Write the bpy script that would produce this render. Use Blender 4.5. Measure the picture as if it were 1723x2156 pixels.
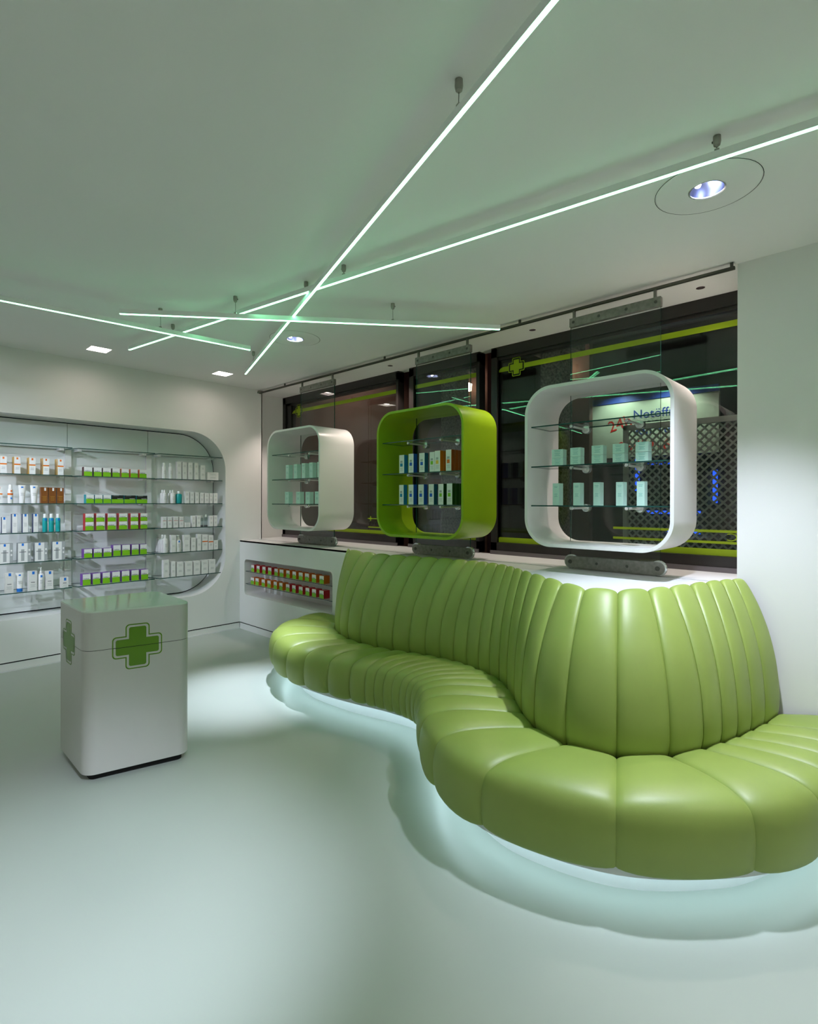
import bpy, bmesh, math, random
from mathutils import Vector, Matrix
random.seed(7)
for o in list(bpy.data.objects): bpy.data.objects.remove(o)
scene = bpy.context.scene
COL = scene.collection

# ------------------------------------------------------------------ camera
TH = math.radians(43.313)
cam_d = bpy.data.cameras.new('camera'); cam = bpy.data.objects.new('camera', cam_d); COL.objects.link(cam)
cam_d.sensor_fit = 'HORIZONTAL'; cam_d.sensor_width = 36.0; cam_d.lens = 1110.0/1723*36
cam_d.shift_y = -(1078-1057.8)/1723; cam_d.clip_start = 0.05; cam_d.clip_end = 200
cam.matrix_world = Matrix.Translation((0, 0, 1.5)) @ (Matrix.Rotation(TH-math.pi/2, 4, 'Z') @ Matrix.Rotation(math.pi/2, 4, 'X') @ Matrix.Rotation(math.radians(0.12), 4, 'Z'))
scene.camera = cam

# ------------------------------------------------------------------ world, exposure
w = bpy.data.worlds.new('night'); scene.world = w; w.use_nodes = True
w.node_tree.nodes['Background'].inputs[0].default_value = (.010, .013, .020, 1)
w.node_tree.nodes['Background'].inputs[1].default_value = 0.5
scene.view_settings.view_transform = 'Standard'; scene.view_settings.look = 'None'
scene.view_settings.gamma = 1.0; scene.view_settings.use_curve_mapping = False
scene.view_settings.exposure = 0.14
scene.cycles.transparent_max_bounces = 18

# light levels (watts / emission strengths)
L_TUBE = 13.0
L_SPOT = 100.0
L_SQUARE = 32.0     # by the shelf wall
L_REAR_FILL = 135.0      # added fill squares out of view
L_SOFFIT = 48.0
L_UNDER = 9.0
COOL = (.78, .83, 1.0); WARM = (1.0, .83, .76); TUBE = (.25, 1.0, .47); UNDER = (.68, .92, 1.0)

# ------------------------------------------------------------------ materials
MATS = {}
def nodes_of(m): return m.node_tree.nodes, m.node_tree.links
def mat(name, col, rough=.5, spec=.5, metal=0, var=.04, scale=6, bump=0, bscale=80, coat=0):
    m = bpy.data.materials.new(name); m.use_nodes = True; n, l = nodes_of(m)
    b = n['Principled BSDF']
    b.inputs['Roughness'].default_value = rough; b.inputs['Metallic'].default_value = metal
    b.inputs['Specular IOR Level'].default_value = spec; b.inputs['Coat Weight'].default_value = coat
    tc = n.new('ShaderNodeTexCoord'); nz = n.new('ShaderNodeTexNoise'); nz.inputs['Scale'].default_value = scale
    nz.inputs['Detail'].default_value = 4
    rp = n.new('ShaderNodeValToRGB')
    rp.color_ramp.elements[0].position = .3; rp.color_ramp.elements[1].position = .7
    rp.color_ramp.elements[0].color = tuple(max(0, c*(1-var)) for c in col)+(1,)
    rp.color_ramp.elements[1].color = tuple(min(1, c*(1+var)) for c in col)+(1,)
    l.new(tc.outputs['Object'], nz.inputs['Vector']); l.new(nz.outputs['Fac'], rp.inputs['Fac']); l.new(rp.outputs['Color'], b.inputs['Base Color'])
    if bump:
        nb = n.new('ShaderNodeTexNoise'); nb.inputs['Scale'].default_value = bscale; nb.inputs['Detail'].default_value = 5
        bp = n.new('ShaderNodeBump'); bp.inputs['Strength'].default_value = bump; bp.inputs['Distance'].default_value = .002
        l.new(tc.outputs['Object'], nb.inputs['Vector']); l.new(nb.outputs['Fac'], bp.inputs['Height']); l.new(bp.outputs['Normal'], b.inputs['Normal'])
    MATS[name] = m
    return m
def emat(name, col, s):
    m = bpy.data.materials.new(name); m.use_nodes = True; n, l = nodes_of(m)
    n.remove(n['Principled BSDF']); e = n.new('ShaderNodeEmission')
    e.inputs[0].default_value = col+(1,); e.inputs[1].default_value = s
    l.new(e.outputs[0], n['Material Output'].inputs[0]); MATS[name] = m
    return m
def glass(name, tint, ior=1.45, rough=0.0):
    m = bpy.data.materials.new(name); m.use_nodes = True; n, l = nodes_of(m)
    n.remove(n['Principled BSDF'])
    t = n.new('ShaderNodeBsdfTransparent'); t.inputs[0].default_value = tint+(1,)
    g = n.new('ShaderNodeBsdfGlossy'); g.inputs['Roughness'].default_value = rough
    f = n.new('ShaderNodeFresnel'); f.inputs[0].default_value = ior
    mx = n.new('ShaderNodeMixShader')
    ge = n.new('ShaderNodeNewGeometry'); iv = n.new('ShaderNodeMath'); iv.operation = 'SUBTRACT'; iv.inputs[0].default_value = 1.0
    ml = n.new('ShaderNodeMath'); ml.operation = 'MULTIPLY'     # each sheet mirrors once, at the face the ray enters
    l.new(ge.outputs['Backfacing'], iv.inputs[1]); l.new(f.outputs[0], ml.inputs[0]); l.new(iv.outputs[0], ml.inputs[1])
    l.new(ml.outputs[0], mx.inputs[0]); l.new(t.outputs[0], mx.inputs[1]); l.new(g.outputs[0], mx.inputs[2])
    l.new(mx.outputs[0], n['Material Output'].inputs[0]); MATS[name] = m
    return m

mat('wall_white', (.80, .80, .78), .55, .3, var=.01, scale=1.5, bump=.05, bscale=300)
mat('ceiling_white', (.84, .85, .83), .7, .2, var=.01, scale=1.2, bump=.05, bscale=250)
mat('floor_resin', (.415, .468, .422), .36, .35, var=.012, scale=1.2, bump=.03, bscale=12)
mat('panel_white', (.74, .75, .74), .3, .45, var=.01)
mat('back_panel', (.76, .79, .78), .35, .4, var=.012)
mat('gap_black', (.015, .015, .015), .6, .2)
mat('leather', (.245, .330, .063), .46, .62, var=.05, scale=5, bump=.10, bscale=420)
mat('plinth_white', (.75, .78, .78), .4, .4, var=.01)
mat('shell_white', (.78, .78, .76), .28, .5, var=.008)
mat('shell_green', (.26, .42, .008), .28, .5, var=.02)
mat('steel', (.24, .235, .21), .42, .5, metal=.45, var=.18, scale=40, bump=.05, bscale=200)
mat('steel_dark', (.10, .10, .09), .4, .5, metal=.8, var=.1)
mat('chrome', (.75, .77, .78), .20, .5, metal=.75, var=.02)
mat('satin', (.62, .61, .58), .3, .6, metal=.15, var=.02)
mat('nickel', (.36, .35, .31), .3, .5, metal=.9, var=.08)
mat('strip_body', (.88, .90, .88), .4, .4, var=.01)
mat('frame_dark', (.018, .014, .013), .35, .5, var=.15, scale=8)
mat('sill_metal', (.16, .14, .15), .35, .5, metal=.5, var=.05)
mat('film_green', (.33, .46, .012), .45, .3, var=.02)
mat('film_dark', (.012, .014, .010), .5, .3)
mat('cross_green', (.105, .235, .008), .35, .4, var=.03)
mat('glass_edge', (.010, .060, .050), .12, .6, var=.1)
mat('kiosk_white', (.54, .545, .52), .30, .5, var=.01)
mat('kiosk_top', (.62, .70, .64), .10, .6, var=.01)  # greenish reflection on the top is put into its colour
mat('reflector_blue', (.24, .26, .36), .28, .6, metal=.9, var=.05)
glass('clear_glass', (.985, .993, .990)); glass('pane_glass', (.93, .95, .94), 1.6); glass('panel_glass', (.93, .96, .95), 1.5)
glass('product_clear', (.8, .84, .85), 1.4)
emat('tube_light', TUBE, L_TUBE); emat('square_light', WARM, L_SQUARE); emat('rear_fill_light', (1.0, .90, .84), L_REAR_FILL); emat('bulb_cool', COOL, 120.0); emat('bulb_warm', WARM, 25.0)
emat('under_light', UNDER, L_UNDER)
# product colours
for nm, c in dict(p_white=(.78, .78, .76), p_cream=(.72, .71, .68), p_green=(.21, .52, .012), p_red=(.50, .02, .03), p_maroon=(.085, .018, .03), p_orange=(.72, .15, .012),
                  p_purple=(.17, .045, .33), p_teal=(.012, .30, .36), p_black=(.012, .014, .014), p_gold=(.52, .30, .03), p_brown=(.20, .065, .012), p_navy=(.012, .03, .11),
                  p_blue=(.012, .17, .62), p_grey=(.20, .22, .22), p_lightgrey=(.36, .38, .38), p_cyan=(.01, .22, .45), p_royal=(.01, .10, .55), p_petrol=(.015, .12, .22),
                  p_amber=(.75, .24, .01), p_rust=(.55, .10, .02), p_darkgreen=(.008, .07, .012), p_mint=(.55, .80, .72), p_mintdark=(.14, .44, .42), p_yellow=(.75, .50, .05),
                  p_tealgel=(.01, .33, .33), p_ink=(.10, .10, .11)).items():
    mat(nm, c, .38, .4, var=.03, scale=30)

# ------------------------------------------------------------------ mesh builder
class MB:
    def __init__(s): s.v = []; s.f = []; s.m = []; s.mats = []
    def mi(s, name):
        if name not in s.mats: s.mats.append(name)
        return s.mats.index(name)
    def face(s, pts, m):
        i = len(s.v); s.v += [tuple(p) for p in pts]; s.f.append(tuple(range(i, i+len(pts)))); s.m.append(s.mi(m))
    def box(s, x0, x1, y0, y1, z0, z1, m, mats=None):
        i = len(s.v)
        s.v += [(x0, y0, z0), (x1, y0, z0), (x1, y1, z0), (x0, y1, z0), (x0, y0, z1), (x1, y0, z1), (x1, y1, z1), (x0, y1, z1)]
        fs = [('-z', (0, 3, 2, 1)), ('+z', (4, 5, 6, 7)), ('-y', (0, 1, 5, 4)), ('+x', (1, 2, 6, 5)), ('+y', (2, 3, 7, 6)), ('-x', (3, 0, 4, 7))]
        for k, f in fs:
            s.f.append(tuple(i+a for a in f)); s.m.append(s.mi((mats or {}).get(k, m)))
        return s
    def prism(s, loop, d, m, cap=None):        # extrude a 3D loop by vector d
        n = len(loop); i = len(s.v); d = Vector(d)
        s.v += [tuple(p) for p in loop]+[tuple(Vector(p)+d) for p in loop]
        for k in range(n):
            s.f.append((i+k, i+(k+1) % n, i+n+(k+1) % n, i+n+k)); s.m.append(s.mi(m))
        s.f.append(tuple(i+k for k in reversed(range(n)))); s.m.append(s.mi(cap or m))
        s.f.append(tuple(i+n+k for k in range(n))); s.m.append(s.mi(cap or m))
        return s
    def rings(s, rings, m, closed=True, cap0=False, cap1=False):
        n = len(rings[0]); i = len(s.v)
        for r in rings: s.v += [tuple(p) for p in r]
        for a in range(len(rings)-1):
            for k in range(n if closed else n-1):
                s.f.append((i+a*n+k, i+a*n+(k+1) % n, i+(a+1)*n+(k+1) % n, i+(a+1)*n+k)); s.m.append(s.mi(m))
        if cap0: s.f.append(tuple(i+k for k in reversed(range(n)))); s.m.append(s.mi(m))
        if cap1: s.f.append(tuple(i+(len(rings)-1)*n+k for k in range(n))); s.m.append(s.mi(m))
        return s
    def lathe(s, prof, c, m, n=24, axis='z', cap0=True, cap1=True):
        rs = []
        for r, h in prof:
            ring = []
            for k in range(n):
                a = 2*math.pi*k/n; u, v = r*math.cos(a), r*math.sin(a)
                p = {'z': (u, v, h), 'x': (h, u, v), 'y': (v, h, u)}[axis]
                ring.append((c[0]+p[0], c[1]+p[1], c[2]+p[2]))
            rs.append(ring)
        return s.rings(rs, m, True, cap0, cap1)
    def tube(s, a, b, r, m, n=10):
        a, b = Vector(a), Vector(b); d = (b-a).normalized(); u = d.orthogonal().normalized(); v = d.cross(u)
        mk = lambda c: [c+u*(r*math.cos(2*math.pi*k/n))+v*(r*math.sin(2*math.pi*k/n)) for k in range(n)]
        return s.rings([mk(a), mk(b)], m, True, True, True)
    def mesh(s, name, smooth=False):
        me = bpy.data.meshes.new(name); me.from_pydata(s.v, [], s.f)
        for mm in s.mats: me.materials.append(MATS[mm])
        me.polygons.foreach_set('material_index', s.m)
        bm = bmesh.new(); bm.from_mesh(me); bmesh.ops.remove_doubles(bm, verts=bm.verts, dist=1e-6) if smooth else None
        bmesh.ops.recalc_face_normals(bm, faces=bm.faces); bm.to_mesh(me); bm.free()
        if smooth:
            for p in me.polygons: p.use_smooth = True
            try: me.set_sharp_from_angle(angle=math.radians(35))
            except Exception: pass
        me.update(); return me
def link(name, me, parent=None, loc=None):
    o = bpy.data.objects.new(name, me); COL.objects.link(o)
    if parent is not None: o.parent = parent
    if loc is not None: o.location = loc
    return o
def obj(name, mb, parent=None, smooth=False, loc=None): return link(name, mb.mesh(name, smooth), parent, loc)
def tag(o, label=None, cat=None, group=None, kind=None):
    if label: o['label'] = label
    if cat: o['category'] = cat
    if group: o['group'] = group
    if kind: o['kind'] = kind
    return o
def empty(name, loc, label, cat, group=None):
    o = bpy.data.objects.new(name, None); COL.objects.link(o); o.location = loc; o.empty_display_size = .1
    return tag(o, label, cat, group)
def struct(o): o['kind'] = 'structure'; return o
def bevel(o, wdt, seg=2):
    b = o.modifiers.new('bevel', 'BEVEL'); b.width = wdt; b.segments = seg; b.limit_method = 'ANGLE'; b.angle_limit = math.radians(40); return o
def filled(name, loops, to3, m, parent=None):     # flat sheet with holes
    bm = bmesh.new(); ed = []
    for lp in loops:
        vs = [bm.verts.new(to3(*p)) for p in lp]
        ed += [bm.edges.new((vs[i], vs[(i+1) % len(vs)])) for i in range(len(vs))]
    bmesh.ops.triangle_fill(bm, use_beauty=True, use_dissolve=False, edges=ed)
    bmesh.ops.recalc_face_normals(bm, faces=bm.faces)
    me = bpy.data.meshes.new(name); bm.to_mesh(me); bm.free(); me.materials.append(MATS[m])
    return link(name, me, parent)
def rrect(x0, x1, y0, y1, r, n=10):
    rs = r if isinstance(r, (list, tuple)) else [r]*4   # x1y1, x0y1, x0y0, x1y0
    out = []
    for (cx, cy, a0), rr in zip([(x1, y1, 0), (x0, y1, 90), (x0, y0, 180), (x1, y0, 270)], rs):
        sx = -1 if cx == x1 else 1; sy = -1 if cy == y1 else 1
        for k in range(n+1):
            a = math.radians(a0+90*k/n); out.append((cx+sx*rr+rr*math.cos(a), cy+sy*rr+rr*math.sin(a)))
    return out
def circle(cx, cy, r, n=32): return [(cx+r*math.cos(2*math.pi*k/n), cy+r*math.sin(2*math.pi*k/n)) for k in range(n)]
def text_mesh(s, size, m, ext=.0004, align='CENTER', shear=0):
    c = bpy.data.curves.new('text', 'FONT'); c.body = s; c.size = size; c.extrude = ext; c.align_x = align; c.align_y = 'CENTER'; c.shear = shear
    c.resolution_u = 2
    o = bpy.data.objects.new('text', c); COL.objects.link(o)
    dg = bpy.context.evaluated_depsgraph_get(); me = bpy.data.meshes.new_from_object(o.evaluated_get(dg))
    bpy.data.objects.remove(o); me.materials.clear(); me.materials.append(MATS[m]); me.name = 'lettering'
    return me
def spot(name, loc, target, watts, col, size, blend=.6, rad=.04, parent=None):
    d = bpy.data.lights.new(name, 'SPOT'); d.energy = watts; d.color = col; d.spot_size = math.radians(size); d.spot_blend = blend; d.shadow_soft_size = rad
    o = bpy.data.objects.new(name, d); COL.objects.link(o)
    o.matrix_world = Matrix.Translation(loc) @ (Vector(target)-Vector(loc)).to_track_quat('-Z', 'Y').to_matrix().to_4x4()
    if parent is not None:
        o.parent = parent; o.matrix_parent_inverse = Matrix.Translation(parent.location).inverted()
    return o
def lbl(o, s): o['label'] = s; return o
ORD = ['first', 'second', 'third', 'fourth', 'fifth', 'sixth', 'seventh', 'eighth', 'ninth', 'tenth', 'eleventh', 'twelfth', 'thirteenth']

# ================================================================== the room
ZC = 2.864; XC = 3.178; YA = 5.756; XW = 3.90; XP = 3.47; YP = .70; X0 = -2.6; Y0 = -3.0
DOWN = [(2.55, .63), (2.545, 3.71), (.25, .30), (-.75, 2.35), (-.9, 4.3), (1.9, -1.3)]
SQ = [(1.53, 5.27), (2.72, 5.30), (.25, 5.27), (-1.1, 5.27), (-1.6, 2.0), (-1.6, -.2), (-.3, -1.9), (1.6, -2.1), (2.9, -1.6)]
SOF = [(3.70, 5.25), (3.70, 3.75), (3.70, 2.15), (3.70, .95)]
fl = MB(); fl.box(X0-.1, 4.0, Y0-.1, 6.1, -.1, 0, 'floor_resin'); floor = struct(obj('floor', fl))
outer = [(X0-.1, Y0-.1), (4.0, Y0-.1), (4.0, 6.15), (X0-.1, 6.15)]
ceil = filled('ceiling', [outer]+[circle(x, y, .072) for x, y in DOWN]+[[(x-.08, y-.08), (x+.08, y-.08), (x+.08, y+.08), (x-.08, y+.08)] for x, y in SQ]+[circle(x, y, .026, 20) for x, y in SOF],
              lambda x, y: (x, y, ZC), 'ceiling_white'); struct(ceil)
cb = MB(); cb.box(X0-.1, 4.0, Y0-.1, 6.15, ZC+.22, ZC+.3, 'ceiling_white'); obj('slab', cb, ceil)
# shelf wall with rounded niche
NX0, NX1, NZ0, NZ1 = -1.6, 2.995, .455, 2.282
nl = rrect(NX0, NX1, NZ0, NZ1, .42, 14)
wl = filled('wall_left', [[(X0, .082), (XP, .082), (XP, ZC), (X0, ZC)], nl], lambda x, z: (x, YA, z), 'wall_white'); struct(wl)
m = MB(); m.rings([[(x, YA, z) for x, z in nl], [(x, 6.055, z) for x, z in nl]], 'panel_white'); obj('niche_lining', m, wl, True)
nb = rrect(NX0+.004, NX1-.004, NZ0+.004, NZ1-.004, .416, 14)
m = MB(); m.face([(x, 6.06, z) for x, z in nb], 'gap_black'); obj('niche_joint', m, wl)
for a, b in ((-1.58, -.02), (-.016, 1.474), (1.478, 2.236), (2.24, 2.984)):      # white glass back panels
    pts = [p for p in nb]
    # clip the rounded outline to the panel's strip
    def clip(pts, lim, keep):
        out = []
        for i in range(len(pts)):
            p, q = pts[i], pts[(i+1) % len(pts)]; ip, iq = keep(p[0]-lim) >= 0, keep(q[0]-lim) >= 0
            if ip: out.append(p)
            if ip != iq:
                t = (lim-p[0])/(q[0]-p[0]); out.append((lim, p[1]+t*(q[1]-p[1])))
        return out
    inn = rrect(NX0+.012, NX1-.010, NZ0+.012, NZ1-.010, .41, 14)
    pts = clip(clip(inn, a, lambda d: d), b, lambda d: -d)
    m = MB(); m.prism([(x, 6.045, z) for x, z in pts], (0, .008, 0), 'back_panel'); obj('back_panel', m, wl)
m = MB(); m.box(XP-.01, XP, YA, 5.975, 0, ZC, 'wall_white'); m.box(XP-.01, 3.98, 5.96, 6.0, 0, ZC, 'wall_white'); obj('reveal', m, wl)
m = MB(); m.box(X0, XC, YA+.004, YA+.03, 0, .070, 'wall_white'); m.box(X0, XC, YA+.012, YA+.02, .070, .082, 'gap_black'); m.box(X0, XC, YA-.004, YA+.004, 0, .012, 'panel_white'); struct(obj('baseboard_left', m))
m = MB(); m.box(XP, 3.98, Y0, YP, 0, ZC, 'wall_white'); struct(obj('wall_right', m))
m = MB(); m.box(X0-.1, X0, Y0, 6.1, 0, ZC, 'wall_white'); struct(obj('wall_rear', m))
m = MB(); m.box(X0, 3.98, Y0-.1, Y0, 0, ZC, 'wall_white'); struct(obj('wall_front', m))

# ------------------------------------------------------------------ low cabinet under the window
lowc = empty('low_cabinet', (3.5, 3.2, 0), 'long white low cabinet under the window with a rounded display niche', 'cabinet')
def P(mb, name, parent, smooth=False):       # mesh in world coordinates under an empty
    o = obj(name, mb, parent, smooth); o.matrix_parent_inverse = Matrix.Translation(parent.location).inverted(); return o
def W(o, parent): o.parent = parent; o.matrix_parent_inverse = Matrix.Translation(parent.location).inverted(); return o
hole = rrect(4.005, 5.649, .417, .831, .045, 6)
W(filled('front_panel', [[(.85, .082), (YA, .082), (YA, 1.047), (.85, 1.047)], hole], lambda y, z: (XC, y, z), 'panel_white'), lowc)
m = MB(); m.rings([[(XC, y, z) for y, z in hole], [(XC+.26, y, z) for y, z in hole]], 'panel_white'); m.face([(XC+.26, y, z) for y, z in hole], 'panel_white'); P(m, 'niche', lowc, True)
m = MB(); m.box(XC+.003, XC+.03, .72, YA, 0, .070, 'panel_white'); m.box(XC+.008, XC+.02, .72, YA, .07, .082, 'gap_black'); P(m, 'plinth', lowc)
# worktop with the roller groove
m = MB(); m.box(XC, 3.405, .87, 5.752, 1.030, 1.047, 'panel_white'); m.box(3.30, 3.405, .78, .87, 1.030, 1.047, 'panel_white'); m.box(3.435, XW+.03, .705, 5.955, 1.030, 1.047, 'panel_white'); P(m, 'worktop', lowc)
m = MB(); m.box(3.400, 3.440, .705, 5.752, 1.015, 1.036, 'sill_metal'); P(m, 'track', lowc)

# ------------------------------------------------------------------ windows
WIN = [(3.836, 5.973), (2.806, 3.680), (.60, 2.678)]
def plus(L, Wd, r, n=4):      # rounded plus outline, counter-clockwise
    pts = []
    for k in range(4):
        a = k*math.pi/2; c, s = math.cos(a), math.sin(a)
        loc = []
        for cx, cy, a0 in ((L-r, -Wd+r, -90), (L-r, Wd-r, 0)):
            for i in range(n+1):
                t = math.radians(a0+90*i/n); loc.append((cx+r*math.cos(t), cy+r*math.sin(t)))
        loc.append((Wd, Wd))
        pts += [(x*c-y*s, x*s+y*c) for x, y in loc]
    return pts
for i, (a, b) in enumerate(WIN):
    m = MB()
    t = .055; zt, zb = 2.852, 1.050; f0, f1 = XW, XW+.09
    m.box(f0, f1, a, b, zt-.075, zt+.012, 'frame_dark'); m.box(f0, f1, a, b, zb+.008, zb+.10, 'frame_dark')
    lw = .175 if i == 0 else .06
    m.box(f0, f1, b-(.06 if i else .075), b, zb, zt, 'frame_dark'); m.box(f0, f1, a, a+.03, zb, zt, 'frame_dark')
    wn = struct(obj('window_%d' % (i+1), m))
    m = MB(); m.box(f0+.02, f1, b-lw, b-.05, zb+.1, zt-.075, 'frame_dark'); m.box(f0+.02, f1, a+.03, a+.05, zb+.1, zt-.075, 'frame_dark')
    m.box(f0+.02, f1, a, b, zt-.10, zt-.075, 'frame_dark'); obj('sash', m, wn)
    for xx in (XW+.035, XW+.056):
        m = MB(); m.box(xx, xx+.005, a+.03, b-.06, zb+.10, zt-.075, 'pane_glass'); obj('pane', m, wn)
    m = MB(); m.box(f0-.012, f0+.03, a, b, zb-.003, zb+.030, 'sill_metal'); obj('sill_profile', m, wn)
    # green film stripes on the inner face
    xs = XW+.0335
    def strip(y0, y1, z0, z1, cut=0, cutr=0):
        lp = [(xs, y0+cutr, z0), (xs, y1, z0), (xs, y1-cut*.5, z1-.010), (xs, y1-cut, z1), (xs, y0, z1)] if cut else [(xs, y0, z0), (xs, y1, z0), (xs, y1, z1), (xs, y0+cutr, z1)]
        q = MB(); q.prism(lp, (.0012, 0, 0), 'film_green'); return obj('stripe', q, wn)
    def cross(yc, zc, s):
        q = MB(); o1, o2 = plus(.080*s, .042*s, .012*s), plus(.074*s, .036*s, .009*s)
        R = lambda lp, x: [(x, yc-u, zc+v) for u, v in lp]
        q.rings([R(o1, xs-.0012), R(o2, xs-.0012)], 'film_green'); obj('cross_outline', q, wn)
        q = MB(); q.face(R(o2, xs-.0008), 'film_dark'); obj('cross_ground', q, wn)
        q = MB(); q.prism(R(plus(.062*s, .026*s, .003*s), xs-.0022), (.001, 0, 0), 'film_green'); obj('cross', q, wn)
    if i == 0:
        strip(3.87, 5.80, 2.646, 2.686, .06, .03); cross(5.643, 2.668, 1.0); strip(3.87, 5.80, 1.158, 1.196)
        lg = text_mesh('mes', .075, 'film_dark', align='RIGHT')
        o = link('lettering', lg, wn, (xs-.001, 4.315, 1.272)); o.rotation_euler = (math.pi/2, 0, math.pi/2)
        strip(3.87, 4.33, 1.222, 1.234); strip(3.87, 4.27, 1.318, 1.326); strip(4.305, 4.335, 1.318, 1.326)
        q = MB(); q.prism([(xs-.0016, 4.288-u, 1.322+v) for u, v in plus(.026, .007, .002)], (.001, 0, 0), 'film_green'); obj('cross', q, wn)
    elif i == 1:
        strip(2.83, 3.66, 2.650, 2.690, .05, .03); strip(2.83, 3.66, 1.155, 1.196, .05, .02)
    else:
        strip(.66, 2.63, 2.648, 2.689, .05); cross(2.441, 2.670, 1.0); strip(.66, 2.645, 1.152, 1.196, .04)
        strip(.66, 1.60, 1.305, 1.322); strip(.66, 1.60, 1.231, 1.248)
        lg = text_mesh('C', .075, 'film_green'); o = link('lettering', lg, wn, (xs-.001, .818, 1.274)); o.rotation_euler = (math.pi/2, 0, math.pi/2); o.scale = (1.35, 1, 1)

# ------------------------------------------------------------------ ceiling lamps
def downlight(x, y, target, watts, label, size=62, blend=.7, col=COOL):
    r = empty('downlight', (x, y, ZC), label, 'ceiling light', 'round recessed ceiling downlights')
    m = MB(); m.lathe([(.070, 0), (.070, -.006), (.150, -.005), (.155, -.003), (.200, -.003), (.204, 0)], (0, 0, 0), 'ceiling_white', 48, cap0=False, cap1=False); obj('trim_disc', m, r, True)
    m = MB(); m.lathe([(.204, -.0012), (.2065, -.0012)], (0, 0, 0), 'gap_black', 48, cap0=False, cap1=False); obj('shadow_gap', m, r)
    m = MB(); m.lathe([(.072, -.006), (.072, .035), (.055, .075), (.03, .10)], (0, 0, 0), 'reflector_blue', 32, cap0=False, cap1=True); obj('reflector', m, r, True)
    m = MB(); m.lathe([(.066, -.0065), (.072, -.008), (.0735, -.006)], (0, 0, 0), 'chrome', 32, cap0=False, cap1=False); obj('rim', m, r, True)
    m = MB(); m.lathe([(.001, -.012), (.010, -.009), (.014, 0), (.010, .009), (.001, .012)], (-.026, .030, .016), 'bulb_cool', 12); obj('bulb', m, r, True)
    spot('downlight_beam', (x, y, ZC-.012), target, watts, col, size, blend, .05, r)
downlight(*DOWN[0], (2.82, .59, 0), L_SPOT*2.6, 'large round downlight in the ceiling above the front of the green sofa', 77, .8)
downlight(*DOWN[1], (2.14, 3.78, 0), L_SPOT*5.4, 'small-looking round downlight beside the lowest end of the longest light strip', 34, 1)
downlight(*DOWN[2], (.62, 2.14, 0), L_SPOT*5.4, 'round downlight in the ceiling above the open floor', 38, 1)
downlight(*DOWN[3], (.35, 5.75, 1.3), L_SPOT*1.8, 'round downlight in the ceiling left of the kiosk', 50)
downlight(*DOWN[4], (1.9, 5.9, 1.0), L_SPOT*3.0, 'round downlight turned towards the middle bay of the wall niche', 38)
downlight(*DOWN[5], (1.30, .60, 0), L_SPOT*.15, 'round downlight in the ceiling beyond the right end of the sofa', 50, 1)
SQL = ['square downlight in the ceiling above the middle bay of the niche', 'square downlight in the ceiling nearest the window corner', 'square downlight above the left part of the shelf wall', 'square downlight at the far left of the shelf wall'] + ['unseen square fill light added to the ceiling, %s in its row' % k for k in ORD[:5]]  # the last five are unseen, added to lift the ambient light
for i, ((x, y), s) in enumerate(zip(SQ, SQL)):
    r = empty('square_downlight', (x, y, ZC), s, 'ceiling light', 'square recessed ceiling downlights')
    m = MB(); a = .08
    m.rings([[(-a, -a, 0), (a, -a, 0), (a, a, 0), (-a, a, 0)], [(-a, -a, .05), (a, -a, .05), (a, a, .05), (-a, a, .05)]], 'panel_white'); obj('housing', m, r)
    m = MB(); m.box(-a, a, -a, a, .03, .05, 'square_light' if i < 4 else 'rear_fill_light'); obj('diffuser', m, r)
SFL = ['small warm spotlight in the ceiling by the left end of the window', 'small warm spotlight in the ceiling between the left and green frames', 'small warm spotlight in the ceiling between the green and right frames', 'small warm spotlight in the ceiling by the right end of the window']
for (x, y), s in zip(SOF, SFL):
    r = empty('window_spotlight', (x, y, ZC), s, 'ceiling light', 'warm spotlights in front of the window')
    m = MB(); m.lathe([(.026, 0), (.026, .09)], (0, 0, 0), 'frame_dark', 20, cap0=False, cap1=True); obj('housing', m, r, True)
    m = MB(); m.lathe([(.016, .06), (.016, .08)], (0, 0, 0), 'bulb_warm', 16); obj('bulb', m, r, True)
    spot('window_beam', (x, y, ZC-.004), (x-.02, y, 1.0), L_SOFFIT, WARM, 100, .6, .03, r)

# green light strips hung on cables: a, b, z of the glowing underside, canopies along the strip
def light_strip(a, b, z, cans, label):
    a, b = Vector((a[0], a[1], 0)), Vector((b[0], b[1], 0)); d = (b-a).normalized(); L = (b-a).length
    r = empty('light_strip', (a.x, a.y, z), label, 'light strip', 'green glowing light strips on cables')
    r.rotation_euler = (0, 0, math.atan2(d.y, d.x))
    hw, hh = .0075, .032
    m = MB(); m.box(0, L, -hw, hw, .0015, hh, 'strip_body'); obj('body', m, r)
    m = MB(); m.box(.002, L-.002, -hw+.001, hw-.001, -.002, .0015, 'tube_light'); obj('diffuser', m, r)
    for c in cans:
        s = (Vector((c[0], c[1], 0))-a).dot(d)
        if s < .03 or s > L-.03: s = min(max(s, .06), L-.06)
        g = ZC-z
        m = MB(); m.lathe([(.013, g-.001), (.014, g-.022), (.011, g-.036), (.004, g-.042)], (s, 0, 0), 'nickel', 16); k = obj('canopy', m, r, True)
        m = MB(); m.tube((s, 0, g-.04), (s+.002, 0, hh), .0012, 'steel_dark', 6); obj('cable', m, k)
        m = MB(); m.box(s-.008, s+.008, -.006, .006, hh, hh+.008, 'nickel'); m.tube((s+.013, 0, g-.02), (s+.017, 0, g-.02), .004, 'steel_dark', 8); obj('clamp', m, k)
light_strip((.55, -1.18), (2.642, 4.685), 2.745, [(1.35, 1.05), (1.95, 2.70), (2.52, 4.30), (.7, -.8)], 'longest glowing strip running from overhead down to the window corner')
light_strip((2.251+.115, -.60), (1.607, 4.751), 2.775, [(2.26, .52), (1.98, 2.36), (1.71, 4.10), (2.35, -.4)], 'highest glowing strip passing beside the large round downlight')
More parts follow.
